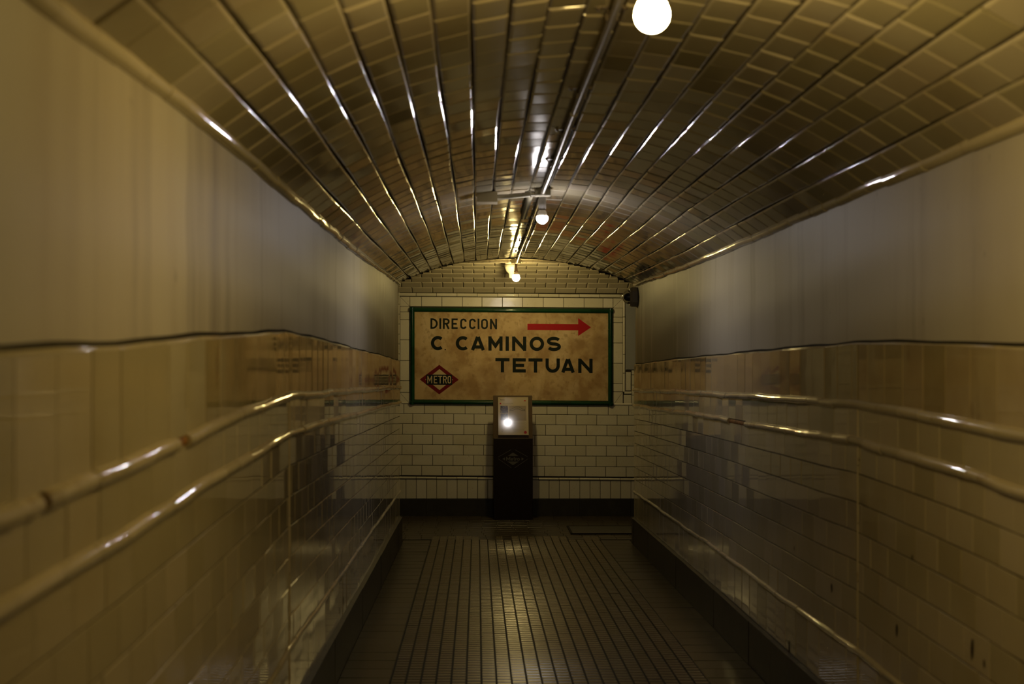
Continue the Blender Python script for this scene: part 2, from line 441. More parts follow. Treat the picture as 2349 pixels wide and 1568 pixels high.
rail('trim_6', 'R', 'r3', .0115)

# spring-line moulding
def cornice(name, side):
    sg = 1 if side == 'L' else -1; PX = PL if side == 'L' else PR
    mb = MB(); u = BACK; nrm = Vector((sg*.85, 0, -.53)).normalized()
    while u < E:
        a, b = u+.001, min(u+.2-.001, E+.01)
        dx, dz = R(-.002,.002), R(-.002,.002)
        def pt(z): return (PX+sg*(.002)+sg*wob(z,5)*.5+dx*.5, z, EYE+spring(z,side)-.004+wob(z, 6+sg)*.8+dz)
        halfround(mb, [pt(a+(b-a)*i/4) for i in range(5)], nrm, .0205*R(.95,1.05), n=10)
        u += .2
    tag(mb.build(name, M['rail']), kind='structure')
cornice('trim_7', 'L'); cornice('trim_8', 'R')

# ------------------------------------------------------------------ vault
NS = 21
def vault():
    ve = E
    v = MB()
    zs = [BACK+(ve-BACK)*i/80 for i in range(81)]
    nx = 44
    g_ = []
    for z in zs:
        g_.append([(XC-.004-HALF-.006+ (2*HALF+.012)*k/nx, z, EYE+vaultH(XC-.004-HALF+2*HALF*k/nx, z)+.002) for k in range(nx+1)])
    last = []
    for k in range(nx+1):
        X = XC-.004-HALF+2*HALF*k/nx; zg = groin(X); last.append((X, max(zg, E+.001), EYE+vaultH(X, zg)+.002))
    g_.append(last)
    fs = []
    for i in range(len(g_)-1):
        for k in range(nx):
            a = i*(nx+1)+k; fs.append((a, a+1, a+nx+2, a+nx+1))
    v.add([q for r_ in g_ for q in r_], fs, 0, True)
    ceil = v.build('ceiling', M['vgrout']); tag(ceil, kind='structure')
    # arc-length table for strips
    def pos_at(z, s):  # s in 0..1 of arc length -> X
        return XC-.004 + HALF*math.sin((2*s-1)*A0)/math.sin(A0)
    A0 = math.asin(2*HALF*.29/(HALF**2+.29**2))
    t = MB()
    for i in range(NS):
        s0, s1 = i/NS, (i+1)/NS
        zend = max(groin(pos_at(0, s0)), groin(pos_at(0, s1)), E)
        def P(u, vv, n, ph=i*1.9):
            s = vv/ (NS*.1) + .0009*math.sin(u*3.1+ph)
            X = pos_at(u, s); e = .01
            if u > E-.02: u = min(u, max(groin(X), E))
            H = vaultH(X, u); dH = (vaultH(X+e, u)-vaultH(X-e, u))/(2*e)
            nn = Vector((dH, 0, -1)).normalized()
            return (X+nn.x*n, u, EYE+H+nn.z*n)
        u = BACK + (.1 if i % 2 else 0) + R(-.02, .02)
        while u < zend-.01:
            b = min(u+.2, zend)
            k = .0 
            # the transverse break in the vault by the middle lamp
            tile(t, P, u, b, i*.1, (i+1)*.1, .0085, .0050, .0050, (.016,.022), 0, off=.0020, rnd=True)
            u += .2
    t.build('vault_tiles', M['vault'], ceil)
    # groin bead
    b = MB(); pts = []
    for k in range(0, 61):
        X = XC-.004-HALF+2*HALF*k/60; zg = groin(X); pts.append(Vector((X, max(zg, E+.004), EYE+vaultH(X, zg)-.004)))
    for k in range(0, 60, 6):
        halfround(b, pts[k:k+7], (0, -.30, -.95), .009, n=8)
    b.build('groin_bead', M['rail'], ceil)
    return ceil
vault()

# ------------------------------------------------------------------ crossing passage: end wall, its vault and returns
CX0, CX1 = -3.0, 4.0
def px(x): return (x-1095)/233.8
def ph(y): return (815-y)/233.8
def cpx(cx): return px(900+cx/3.915)      # from the measured photograph grid of the end wall
def cph(cy): return ph(560+cy/3.915)
TLT = .0075
def sh(X): return -TLT*(X+.65)
def end_wall():
    b = MB()
    b.box(((CX0+CX1)/2, F+.05, EYE+(-1.62+.66)/2), (CX1-CX0, .1-.004, .66+1.62))
    wall = b.build('wall_front', M['grout']); tag(wall, kind='structure')
    t = MB()
    def P(u, v, n): return (u, F-.001-n, EYE+v+sh(u) if -1.3 < v < .66 else EYE+v)
    def T(x0, x1, y0, y1, gap=.0045, mi=0): tile(t, P, x0, x1, y0, y1, .002, .002, gap, .0035, mi)
    TL = .2*183.6/183.1*.9972
    period = 183.6/3.915/233.8
    # seven running courses under the sign
    ys = [cph(y) for y in (0,)]
    yy = [926.5, 949, 972.5, 996.7, 1020, 1043.5, 1067.7, 1090.7]
    offs = [103, 183, 91, 178, 86, 178, 80]
    for j in range(7):
        y1, y0 = ph(yy[j])+.004, ph(yy[j+1])+.004
        x = cpx(offs[j]) - 20*period
        while x < CX1:
            if x+period > CX0: T(max(x,CX0), min(x+period, CX1), y0, y1)
            x += period
    # upright course above the skirting
    x = cpx(123)-40*period/2
    while x < CX1:
        if x+period/2 > CX0: T(x, x+period/2, ph(1143.5), ph(1098))
        x += period/2
    # border round the sign
    XA, XB = cpx(68), cpx(157)       # left border column
    XS, XT = cpx(1982), cpx(2070)    # right border column
    YT, YU = cph(558), cph(470)      # row over the sign
    YB = ph(926.5)+.004
    xs = [262,445,630,805,988,1170,1355,1538,1722,1892]
    xx = [XB+.0]+[cpx(a) for a in xs]+[XS]
    for a, c in zip(xx, xx[1:]): T(a, c, YT, YU)
    # mitred corners
    def tri(pts, mi=0):
        cxm = sum(p[0] for p in pts)/3; cym = sum(p[1] for p in pts)/3
        q = [(cxm+(p[0]-cxm)*.95, cym+(p[1]-cym)*.95) for p in pts]
        t.add([P(a, b_, .0022) for a, b_ in q]+[P(a, b_, -.001) for a, b_ in q], [(0,1,2),(0,1,4,3),(1,2,5,4),(2,0,3,5)], mi)
    tri([(XA,YU),(XB,YU),(XB,YT)]); tri([(XA,YU),(XB,YT),(XA,YT)])
    tri([(XS,YU),(XT,YU),(XS,YT)]); tri([(XT,YU),(XT,YT),(XS,YT)])
    yl = [YT]+[cph(a) for a in (608,678,858,1043,1225,1330)]
    for a, c in zip(yl, yl[1:]): T(XA, XB, c, a)
    yb = cph(1330); tri([(XA,yb),(XB,yb),(XB,YB)]); tri([(XA,yb),(XB,YB),(XA,YB)])
    yr = [YT]+[cph(a) for a in (640,690,872,1055,1237,1310)]
    for a, c in zip(yr, yr[1:]): T(XS, XT, c, a)
    yb = cph(1310); tri([(XS,yb),(XT,yb),(XS,YB)]); tri([(XT,yb),(XT,YB),(XS,YB)])
    # outer fields beyond the border, both sides
    xq = cpx(2095); xw = cpx(2147)
    T(XT+.006, xw, cph(1415), cph(1335)); T(xq, xw-.004, cph(1300), cph(1130))
    for (a, c) in ((xw, CX1),):
        for j in range(12):
            y0 = YB + j*.1; x = a - (.1 if j % 2 else 0)
            while x < c:
                if x+.2 > a: T(max(x,a), min(x+.2,c), y0, min(y0+.1, cph(1115)))
                x += .2
            if y0+.1 > cph(1115): break
    for j in range(12):
        y0 = YB + j*.0975; x = XA - (.1 if j % 2 else 0)
        if j % 2: T(XA-.1, XA, y0, y0+.0975)
        while x > CX0:
            T(max(x-.2, CX0), min(x, XA), y0, y0+.0975); x -= .2
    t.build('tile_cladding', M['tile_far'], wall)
    # pencil rails: over the border, below the courses, round the right field
    r = MB()
    def bead(x0, y0, x1, y1, rr, seg=period, flat=.9):
        L_ = math.hypot(x1-x0, y1-y0); n = max(1, round(L_/seg))
        for i in range(n):
            a, c = i/n+.002/L_, (i+1)/n-.002/L_
            d = R(-.001,.001)
            halfround(r, [P(x0+(x1-x0)*q, y0+(y1-y0)*q+d, .001) for q in (a, (a+c)/2, c)], (0,-1,0), rr, flat=flat, n=6)
    bead(CX0, cph(451), CX1, cph(451), .0155, flat=.5)
    bead(CX0, ph(1095.3)-.0, CX1, ph(1095.3), .0115)
    bead(cpx(2081), cph(1310), cpx(2081), cph(470), .012, flat=.5)
    bead(cpx(2081), cph(1318), cpx(2147), cph(1318), .012, flat=.5)
    bead(cpx(1985), cph(1423), cpx(2150), cph(1423), .011, flat=.6)
    bead(CX0, cph(1423), cpx(150), cph(1423), .010, flat=.6)
    r.build('pencil_rail', M['tile_far'], wall)
    # painted panel right of the sign
    p = MB()
    X0, X1, Y0, Y1 = cpx(2096), cpx(2290), cph(1112), cph(476)
    vs = [P(X0,Y0,.001),P(X1,Y0,.001),P(X1,Y1,.001),P(X0,Y1,.001),P(X0+.004,Y0+.004,.006),P(X1-.004,Y0+.004,.006),P(X1-.004,Y1-.004,.006),P(X0+.004,Y1-.004,.006)]
    p.add(vs, [(4,5,6,7),(0,1,5,4),(1,2,6,5),(2,3,7,6),(3,0,4,7)])
    tag(p.build('painted_panel', M['bluegrey'], wall), 'blue-grey painted panel')
    # skirting
    s = MB(); x = CX0
    while x < CX1:
        s.box((x+.25, F-.012, EYE+(-1.60+ph(1143.5))/2), (.498, .026, 1.60+ph(1143.5))); x += .5
    tag(s.build('baseboard_front', M['skirt']), kind='structure')
    # sloping bevelled courses of the crossing vault
    v = MB(); N_ = 22
    arcpts = [F - 2.0*i/400 for i in range(401)]
    cum = [0]
    for a, b_ in zip(arcpts, arcpts[1:]): cum.append(cum[-1]+math.hypot(b_-a, crossH(b_)-crossH(a)))
    tot = cum[-1]; nr = round(tot/.1)
    def z_at(s):
        s = max(0, min(tot, s)); 
        i = min(int(s/tot*400), 399)
        while i > 0 and cum[i] > s: i -= 1
        while i < 399 and cum[i+1] < s: i += 1
        return arcpts[i] + (arcpts[i+1]-arcpts[i])*(s-cum[i])/(cum[i+1]-cum[i])
    def PV(u, vv, n):
        z = z_at(vv); e = .01
        if -.66 < u < 1.33: z = max(z, groin(u)+.001)
        d = (crossH(z+e)-crossH(z-e))/(2*e)
        nn = Vector((0, d, -1)).normalized()
        return (u, z+nn.y*n, EYE+crossH(z)+nn.z*n+sh(u)*.6)
    ro = [360, 273, 360, 273, 360, 273, 360, 273]
    for j in range(nr):
        v0, v1 = j*tot/nr, (j+1)*tot/nr; zc = z_at((v0+v1)/2)
        x = cpx(178 if j % 2 == 0 else 270) - 14*period
        while x < CX1:
            x1 = x+period; xm = (x+x1)/2
            ok = x > CX0-.1
            if -.67 < xm < 1.34 and z_at(v0) < min(groin(max(-.65, min(1.32, q))) for q in (x, x1))+.01: ok = False
            if ok: tile(v, PV, x, x1, v0, v1, .010, .0065, .004, .004, 0, off=.0012, rnd=True)
            x = x1
    # backing of the crossing vault
    bk = MB(); g_ = []
    zsb = [F+.0-2.0*i/60 for i in range(61)]
    for i in range(60):
        za, zb = zsb[i], zsb[i+1]
        for X0, X1 in [(CX0, -.66), (1.335, CX1)] + [(-.66+1.995*k/40, -.66+1.995*(k+1)/40) for k in range(40)]:
            xm = (X0+X1)/2
            if -.66 < xm < 1.335 and (za+zb)/2 < groin(xm)-.03: continue
            bk.quad((X0,za,EYE+crossH(za)+.003+sh(X0)*.6),(X1,za,EYE+crossH(za)+.003+sh(X1)*.6),(X1,zb,EYE+crossH(zb)+.003+sh(X1)*.6),(X0,zb,EYE+crossH(zb)+.003+sh(X0)*.6))
    vb = bk.build('ceiling_crossing', M['grout']); tag(vb, kind='structure')
    v.build('vault_tiles', M['tymp'], vb)
    return wall
end_wall()
# walls of the crossing passage facing the sign, and its closed ends, and the corridor's far back
m = MB()
for x0, x1 in ((CX0, XL-.16), (XR+.16, CX1)):
    m.quad((x0,E,EYE-1.62),(x1,E,EYE-1.62),(x1,E,EYE+.66),(x0,E,EYE+.66))
for x0, x1 in ((XL-.17, PL+.001), (PR-.001, XR+.17)):
    m.quad((x0,E-.001,EYE-.1),(x1,E-.001,EYE-.1),(x1,E-.001,EYE+.66),(x0,E-.001,EYE+.66))
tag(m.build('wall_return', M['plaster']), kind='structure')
for nm, x in (('wall_crossing_left', CX0), ('wall_crossing_right', CX1)):
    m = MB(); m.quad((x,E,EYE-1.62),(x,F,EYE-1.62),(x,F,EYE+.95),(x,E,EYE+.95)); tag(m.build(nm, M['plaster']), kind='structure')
m = MB(); m.quad((XL-.05,BACK,EYE-1.62),(XR+.05,BACK,EYE-1.62),(XR+.05,BACK,EYE+.98),(XL-.05,BACK,EYE+.98))
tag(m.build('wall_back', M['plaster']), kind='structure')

# ------------------------------------------------------------------ floor
def floor_h(z): return -1.572 + lerp_tab(SM, z)
def floor():
    b = MB()
    zs = [BACK, -1, 0, 1.0, 1.94, 3.5, 4.92, 6.2, 7.4, 9, 10.5, E, F+.02]
    for a, c in zip(zs, zs[1:]):
        b.quad((CX0 if a >= E else XL-.03, a, EYE+floor_h(a)-.004), (CX1 if a >= E else XR+.03, a, EYE+floor_h(a)-.004),
               (CX1 if a >= E else XR+.03, c, EYE+floor_h(c)-.004), (CX0 if a >= E else XL-.03, c, EYE+floor_h(c)-.004))
    fl = b.build('floor', M['fgrout']); tag(fl, kind='structure')
    # ribbed strips
    r = MB(); X0, X1 = -.392, 1.045; n = 21; w = (X1-X0)/n
    prof = [(0,.0), (.06,.0022), (.20,.0038), (.62,.0042), (.86,.0026), (.94,.0)]
    for i in range(n):
        xa, xb = X0+i*w+.0048, X0+(i+1)*w-.0048
        z = .5 + R(0,.05); per = .0585
        while z < 12.15 + R(-.03,.05):
            k = 0; ln = 4
            hh = R(-.0006,.0006)
            vs = []; q = 0; fs = []
            for rb in range(ln):
                for (f_, h_) in prof:
                    zz = z+(rb+f_)*per
                    y = EYE+floor_h(zz)+h_*.8+hh
                    vs += [(xa, zz, y-.006), (xa, zz, y), (xb, zz, y), (xb, zz, y-.006)]
            m_ = len(vs)//4
            for q in range(m_-1):
                for c in range(3): fs.append((q*4+c, q*4+c+1, q*4+c+5, q*4+c+4))
            r.add(vs, fs, 0, False); z += ln*per+.003
    r.build('ribbed_tiles', M['rib'], fl)
    # smooth margins and the crossing
    s = MB()
    def P(u, v, nn): return (u, v, EYE+floor_h(v)-.002+nn)
    for (xa, xb) in ((XL+.02, X0-.003), (X1+.003, XR-.02)):
        z = .5
        while z < E-.05:
            tile(s, P, xa, xb, z, z+.20, .003, .003, .004, .006, 0, off=.001); z += .20
    z = 12.16
    while z < F-.05:
        x = CX0+R(-.05,0)
        while x < CX1:
            if z > 12.3 or -.63 > x or x > -.7: tile(s, P, x, x+.14, z, z+.14, .002, .0025, .003, .004, 0, off=.0006)
            x += .14
        z += .14
    for x0, x1 in ((CX0, XL), (XR, CX1)):
        tile(s, P, x0, x1, E, 12.16, .003, .003, .004, .002)
    s.build('smooth_tiles', M['slab'], fl)
floor()
# hatch in the floor
h = empty('floor_hatch', (1.12, 12.75, EYE+floor_h(12.75)))
tag(h, 'dark metal access hatch let into the floor beside the right wall corner', 'hatch')
hm = MB(); hm.box((1.21, 12.78, EYE-1.572+.004), (.74, .52, .012)); part(hm, 'cover', M['hatch'], h)
hm = MB()
for d in ((1.21,12.505,.78,.016),(1.21,13.055,.78,.016)): hm.box((d[0],d[1],EYE-1.572+.003), (d[2],d[3],.016))
for x in (.83, 1.59): hm.box((x,12.78,EYE-1.572+.003), (.016,.55,.016))
part(hm, 'frame', M['fgrout'], h)

# ------------------------------------------------------------------ stroke lettering
def strokes(mb, polys, w, P, n=.0008, thick=.0008, mi=0):
    for k_, pl in enumerate(polys):
        n_s = n + .00022*k_
        dd = [pl[0]]
        for q in pl[1:]:
            if math.hypot(q[0]-dd[-1][0], q[1]-dd[-1][1]) > w*.02: dd.append(q)
        pl = dd
        closed = len(pl) > 2 and math.hypot(pl[0][0]-pl[-1][0], pl[0][1]-pl[-1][1]) < w*.05
        pts = pl[:-1] if closed else pl
        m_ = len(pts); L_, R_ = [], []
        for i in range(m_):
            p = pts[i]
            a = pts[i-1] if (i > 0 or closed) else None
            c = pts[(i+1) % m_] if (i < m_-1 or closed) else None
            def nr(u, v):
                dx, dy = v[0]-u[0], v[1]-u[1]; l = math.hypot(dx, dy); return (-dy/l, dx/l)
            if a is None: nn = nr(p, c); k = 1
            elif c is None: nn = nr(a, p); k = 1
            else:
                n1, n2 = nr(a, p), nr(p, c); sx, sy = n1[0]+n2[0], n1[1]+n2[1]; l = math.hypot(sx, sy) or 1
                nn = (sx/l, sy/l); k = min(1/max(.3, nn[0]*n1[0]+nn[1]*n1[1]), 2.2)
            L_.append((p[0]+nn[0]*w/2*k, p[1]+nn[1]*w/2*k)); R_.append((p[0]-nn[0]*w/2*k, p[1]-nn[1]*w/2*k))
        vs = []
        for a, b_ in zip(L_, R_): vs += [P(a[0], a[1], n_s+thick), P(b_[0], b_[1], n_s+thick), P(a[0], a[1], 0), P(b_[0], b_[1], 0)]
        fs = []
        rng = range(m_ if closed else m_-1)
        for i in rng:
            a, b_ = i*4, ((i+1) % m_)*4
            fs += [(a, a+1, b_+1, b_), (a+2, b_+2, b_, a), (a+1, b_+1, b_+3, a+3)]
        if not closed:
            fs += [(0, 2, 3, 1), ((m_-1)*4, (m_-1)*4+1, (m_-1)*4+3, (m_-1)*4+2)]
        mb.add(vs, fs, mi)
def earc(cx, cy, rx, ry, a0, a1, n=20):
    return [(cx+rx*math.cos(math.radians(a0+(a1-a0)*i/n)), cy+ry*math.sin(math.radians(a0+(a1-a0)*i/n))) for i in range(n+1)]
def glyph(ch, x0, x1, y0, y1, s):
    """polylines (centre lines) of a capital in the box x0..x1, y0..y1 (y up), stroke s"""
    h = s/2; a, b, c, d = x0+h, x1-h, y0+h, y1-h; mx, my = (a+b)/2, (c+d)/2
    if ch == 'I': return [[((x0+x1)/2, y0), ((x0+x1)/2, y1)]]
    if ch == 'T': return [[(x0, d), (x1, d)], [(mx, d), (mx, y0)]]
    if ch == 'E': return [[(a, y0), (a, y1)], [(a, c), (x1, c)], [(a, d), (x1, d)], [(a, my), (x1-s*.5, my)]]
    if ch == 'N': return [[(a, y0), (a, y1)], [(b, y0), (b, y1)], [(a, d+h*.3), (b, c-h*.3)]]
    if ch == 'M': return [[(a, y0), (a, y1)], [(b, y0), (b, y1)], [(a, d), (mx, y0+(y1-y0)*.33), (b, d)]]
    if ch == 'A': return [[(x0+h*1.05, y0+h*.2), (mx-h*.22, y1-h*.35)], [(x1-h*1.05, y0+h*.2), (mx+h*.22, y1-h*.35)], [(x0+(mx-x0)*.42, y0+(y1-y0)*.25), (x1-(mx-x0)*.42, y0+(y1-y0)*.25)]]
    if ch == 'O': return [earc(mx, my, (b-a)/2, (d-c)/2, 0, 360, 28)]
    if ch == 'C': return [earc(mx+(b-a)*.06, my, (b-a)/2*1.12, (d-c)/2, 48, 312, 24)]
    if ch == 'c': # narrow condensed C
        r = (b-a)/2
        return [[(b, d-r*1.0)] + earc(mx, d-r, r, r, 15, 180, 10) + earc(mx, c+r, r, r, 180, 345, 10)]
    if ch == 'o':
        r = (b-a)/2
        q = earc(mx, d-r, r, r, 0, 180, 12) + earc(mx, c+r, r, r, 180, 360, 12); return [q+[q[0]]]
    if ch == 'D':
        r = min((b-a)*.8, (d-c)/2)
        q = [(a, c)] + earc(b-r, c+r, r, r, 270, 360, 8) + earc(b-r, d-r, r, r, 0, 90, 8) + [(a, d)]; return [q+[q[0]]]
    if ch == 'R':
        r = (d-my)/2+.0; mm = d-2*r
        return [[(a, y0), (a, y1)], [(a, d)] + [(b-r, d)] + earc(b-r, d-r, r, r, 85, -85, 10) + [(b-r, mm), (a, mm)], [(mx, mm), (x1-h, y0)]]
    if ch == 'U':
        r = (b-a)/2; return [[(a, y1)] + earc(mx, c+r, r, r, 180, 360, 16) + [(b, y1)]]
    if ch == 'S':
        r1 = (d-my)/2; w = (b-a)/2
        return [earc(mx, d-r1, w, r1, 25, 180, 12) + earc(mx, d-r1, w, r1, 180, 262, 6) + earc(mx, c+r1, w, r1, 82, 0, 6) + earc(mx, c+r1, w, r1, 0, -155, 12)]
    if ch == 'e':
        return [earc(mx, my, (b-a)/2, (d-c)/2, 0, 318, 20), [(a, my), (b, my)]]
    if ch == 't': return [[(mx-s*.1, y1), (mx-s*.1, y0+h)], [(x0, y0+(y1-y0)*.70), (x1, y0+(y1-y0)*.70)], [(mx-s*.1, c), (x1, c)]]
    if ch == 'r': return [[(a, y0), (a, y1)], earc(x1, c, (x1-a), (d-c), 170, 92, 8)]
    return []

# ------------------------------------------------------------------ the direction sign
sg_loc = (cpx(1067), F, EYE+cph(1000))
sign = empty('direction_sign', sg_loc)
tag(sign, 'large tan direction sign with green tile frame and red arrow on the tiled end wall', 'sign')
def PS(u, v, n): return (u, F-.012-n, EYE+v+sh(u))
mb = MB()
a0, a1, b0, b1 = cpx(200), cpx(1942), cph(1392), cph(608)
vs = [PS(x, y, 0) for x, y in ((a0,b0),(a1,b0),(a1,b1),(a0,b1))] + [(x, F-.002, z) for x, _, z in [PS(x, y, 0) for x, y in ((a0,b0),(a1,b0),(a1,b1),(a0,b1))]]
mb.add(vs, [(0,1,2,3),(0,4,5,1),(1,5,6,2),(2,6,7,3),(3,7,4,0)]); part(mb, 'sign_board', M['sign'], sign)
fr = MB()
FW = .0245
ox0, ox1, oy0, oy1 = cpx(158), cpx(1979), cph(1438), cph(564)
cxs = [(ox0+FW, oy0+FW), (ox1-FW, oy0+FW), (ox1-FW, oy1-FW), (ox0+FW, oy1-FW)]
for i in range(4):
    p, q = cxs[i], cxs[(i+1) % 4]; L_ = math.hypot(q[0]-p[0], q[1]-p[1]); n = max(1, round(L_/.2))
    ux, uy = (q[0]-p[0])/L_, (q[1]-p[1])/L_
    for k in range(n):
        s0 = (-FW if k == 0 else 0)+k*L_/n+.0006; s1 = (FW if k == n-1 else 0)+(k+1)*L_/n-.0006
        A = (p[0]+ux*s0, p[1]+uy*s0); B = (p[0]+ux*s1, p[1]+uy*s1)
        P0 = Vector(PS(A[0], A[1], -.010)); P1 = Vector(PS(B[0], B[1], -.010))
        halfround(fr, [P0, (P0+P1)/2, P1], (0,-1,0), FW, n=12, flat=1.05)
part(fr, 'tile_frame', M['green'], sign)
lt = MB()
def word(mb, items, y0, y1, s, P=PS, sx=cpx, sy=cph, unit=1/3.915/233.8, mi=0, n=.0006):
    for ch, xa, xb in items:
        pl = glyph(ch, xa, xb, -y1, -y0, s)
        strokes(mb, [[(sx(p[0]), sy(-p[1])) for p in q] for q in pl], s*unit, P, n=n, mi=mi)
word(lt, [('D',343,408),('I',425,437),('R',455,515),('E',532,587),('c',610,668),('c',690,750),('I',768,780),('o',797,858),('N',877,940)], 663, 758, 16)
part(lt, 'lettering', M['ink'], sign); lt = MB()
word(lt, [('C',347,462)], 821, 949, 29)
part(lt, 'lettering', M['ink'], sign); lt = MB()
word(lt, [('C',570,688),('A',705,832),('M',862,990),('I',1018,1045),('N',1075,1202),('O',1232,1362),('S',1387,1513)], 821, 949, 29)
part(lt, 'lettering', M['ink'], sign); lt = MB()
strokes(lt, [[(cpx(470), cph(943)), (cpx(481), cph(943))]], 11/3.915/233.8, PS)
part(lt, 'lettering', M['ink'], sign); lt = MB()
word(lt, [('T',925,1052),('E',1080,1198),('T',1222,1348),('U',1375,1503),('A',1515,1638),('N',1668,1797)], 1015, 1143, 29)
part(lt, 'lettering', M['ink'], sign)
ar = MB()
def poly(mb, pts, P, n=.0010, mi=0):
    k = len(pts); vs = [P(x, y, n) for x, y in pts]+[P(x, y, 0) for x, y in pts]
    mb.add(vs, [tuple(range(k))]+[(i, (i+1) % k, k+(i+1) % k, k+i) for i in range(k)], mi)
Y = lambda y: cph(y-6)
poly(ar, [(cpx(x), Y(y)) for x, y in ((1213,767),(1213,712),(1669,712),(1669,767))], PS)
poly(ar, [(cpx(x), Y(y)) for x, y in ((1668,818),(1668,658),(1783,740))], PS)
part(ar, 'red_arrow', M['red'], sign)
em = MB()
o_ = [(247,1212),(422,1344),(597,1212),(422,1080)]; i_ = [(304,1212),(424,1306),(542,1212),(424,1118)]
for k in range(4):
    l = (k+1) % 4; poly(em, [(cpx(x), cph(y)) for x, y in (o_[k], o_[l], i_[l], i_[k])], PS, .0010, 0)
poly(em, [(cpx(x), cph(y)) for x, y in i_], PS, .0006, 2)
poly(em, [(cpx(x), cph(y)) for x, y in ((305,1258),(537,1258),(537,1168),(305,1168))], PS, .0016, 1)
word(em, [('M',315,358),('E',373,404),('T',412,448),('R',456,490),('o',497,528)], 1179, 1246, 8, n=.0016, mi=2)
for x in (301, 541): poly(em, [(cpx(x-4), cph(1213)), (cpx(x), cph(1219)), (cpx(x+4), cph(1213)), (cpx(x), cph(1207))], PS, .0022, 2)
part(em, 'diamond_emblem', [M['maroon'], M['navy'], M['cream']], sign)

# ------------------------------------------------------------------ information stand
KZ = 13.62; KS = 3262.5/KZ
def kx(x): return (x-1095)/KS
def kh(y): return (815-y)/KS
k0, k1 = kx(1132.3), kx(1222.2)
ktop = kh(1005); kbot = -1.570
stand = empty('information_stand', ((k0+k1)/2, KZ+.12, EYE+kbot))
tag(stand, 'dark brown information stand with tilted glossy panel, in front of the direction sign', 'information stand')
mb = MB()
ped_d = .24
x0, x1, y0, y1, z0, z1 = k0, k1, KZ, KZ+ped_d, EYE+kbot, EYE+ktop
b_ = .004
prof = [(x0+b_,y0),(x1-b_,y0),(x1,y0+b_),(x1,y1),(x0,y1),(x0,y0+b_)]
mb.add([(x,y,z0) for x,y in prof]+[(x,y,z1-b_) for x,y in prof]+[((x-(x0+x1)/2)*.98+(x0+x1)/2, y+(.003 if y < y0+.1 else 0), z1) for x,y in prof],
       [tuple(range(6))[::-1], tuple(range(12,18))]+[(i,(i+1)%6,6+(i+1)%6,6+i) for i in range(6)]+[(6+i,6+(i+1)%6,12+(i+1)%6,12+i) for i in range(6)])
ped = part(mb, 'pedestal', M['ped'], stand)
# emblem on the pedestal (crop grid: origin 900,880 scale 3.915)
def qx(c): return kx(900+c/3.915)
def qh(c): return kh(880+c/3.915)
def PK(u, v, n): return (u, KZ-n, EYE+v)
e2 = MB(); un = 1/3.915/KS
for seg in (((950,657),(1068,590)),((1100,590),(1219,657)),((950,672),(1068,753)),((1100,753),(1219,672))):
    strokes(e2, [[(qx(a), qh(b)) for a, b in seg]], 3.2*un, PK)
for tri in (((1037,647),(1132,647),(1083,616)),((1033,697),(1083,730),(1137,697)),((988,673),(1012,687),(1012,660)),((1160,660),(1160,687),(1183,674))):
    poly(e2, [(qx(a), qh(b)) for a, b in tri], PK)
word(e2, [('M',1022,1060)], 655, 689, 8, P=PK, sx=qx, sy=qh, unit=un)
word(e2, [('e',1063,1087),('r',1104,1118),('O',1119,1146)], 665, 689, 7, P=PK, sx=qx, sy=qh, unit=un)
word(e2, [('t',1088,1102)], 657, 689, 7, P=PK, sx=qx, sy=qh, unit=un)
part(e2, 'emblem', M['silver'], stand)
# tilted back board + panel
TB = math.radians(7.87)
def PB(u, s, n):   # s = distance up the slope from the pedestal top, n = towards the viewer
    return (u, KZ+.012 - .006*(u-.3) + s*math.sin(TB) - n*math.cos(TB), EYE+ktop + s*math.cos(TB) + n*math.sin(TB))
SLP = .412
bd = MB()
vs = [PB(u, s, n) for n in (0, -.05) for u, s in ((k0-.003,-.0),(k1-.0,-.0),(k1-.004,SLP),(k0-.003,SLP))]
bd.add(vs, [(0,1,2,3),(7,6,5,4),(0,4,5,1),(1,5,6,2),(2,6,7,3),(3,7,4,0)])
part(bd, 'back_board', M['board'], stand)
pn = MB()
pu0, pu1 = (1143.0-1095)/238, (1212-1095)/238
ps0, ps1 = .030, .394
vs = [PB(u, s, n) for n in (.018, .002) for u, s in ((pu0,ps0),(pu1,ps0),(pu1-.003,ps1),(pu0-.003,ps1))]
pn.add(vs[:4], [(0,1,2,3)], 0)
pn.add(vs, [(7,6,5,4),(0,4,5,1),(1,5,6,2),(2,6,7,3),(3,7,4,0)], 1)
panel = part(pn, 'printed_panel', [M['paper'], M['edge']], stand)
# print on the panel: grid of the close-up, 175..1150 x 160..1395
def PP(u, v, n):
    fx = (u-180)/(1150-180); fy = (v-160)/(1395-160)
    U = pu0 + (pu1-pu0)*fx - .003*(1-fy); S_ = ps1 - (ps1-ps0)*fy
    return PB(U, S_, .018+n*.4)
pr = MB()
def rect(x0, y0, x1, y1, mi, n=.0006): poly(pr, [(x0,y1),(x1,y1),(x1,y0),(x0,y0)], PP, n, mi)
def flush(name):
    global pr
    L = stand.location
    pr.v = [(x-L.x, y-L.y, z-L.z) for x, y, z in pr.v]
    pr.build(name, [M['print_dark'], M['print_tan'], M['print_ink'], M['print_grey'], M['print_red']], panel); pr = MB()
rect(248,440,497,680,0); flush('printed_photo'); rect(255,700,490,915,0); flush('printed_photo')
rect(535,440,1080,925,1)
strokes(pr, [[(555,600),(560,555),(620,545),(735,480),(860,480),(960,550),(1035,560),(1035,605),(940,600),(850,545),(735,545),(640,600),(555,600)]], 12, PP, n=.001, mi=2)
strokes(pr, [[(560,462),(1040,466)],[(630,712),(720,705),(770,760),(820,720),(1030,722)],[(730,860),(1020,862)],[(640,745),(1010,752)]], 10, PP, n=.001, mi=3)
flush('printed_drawing')
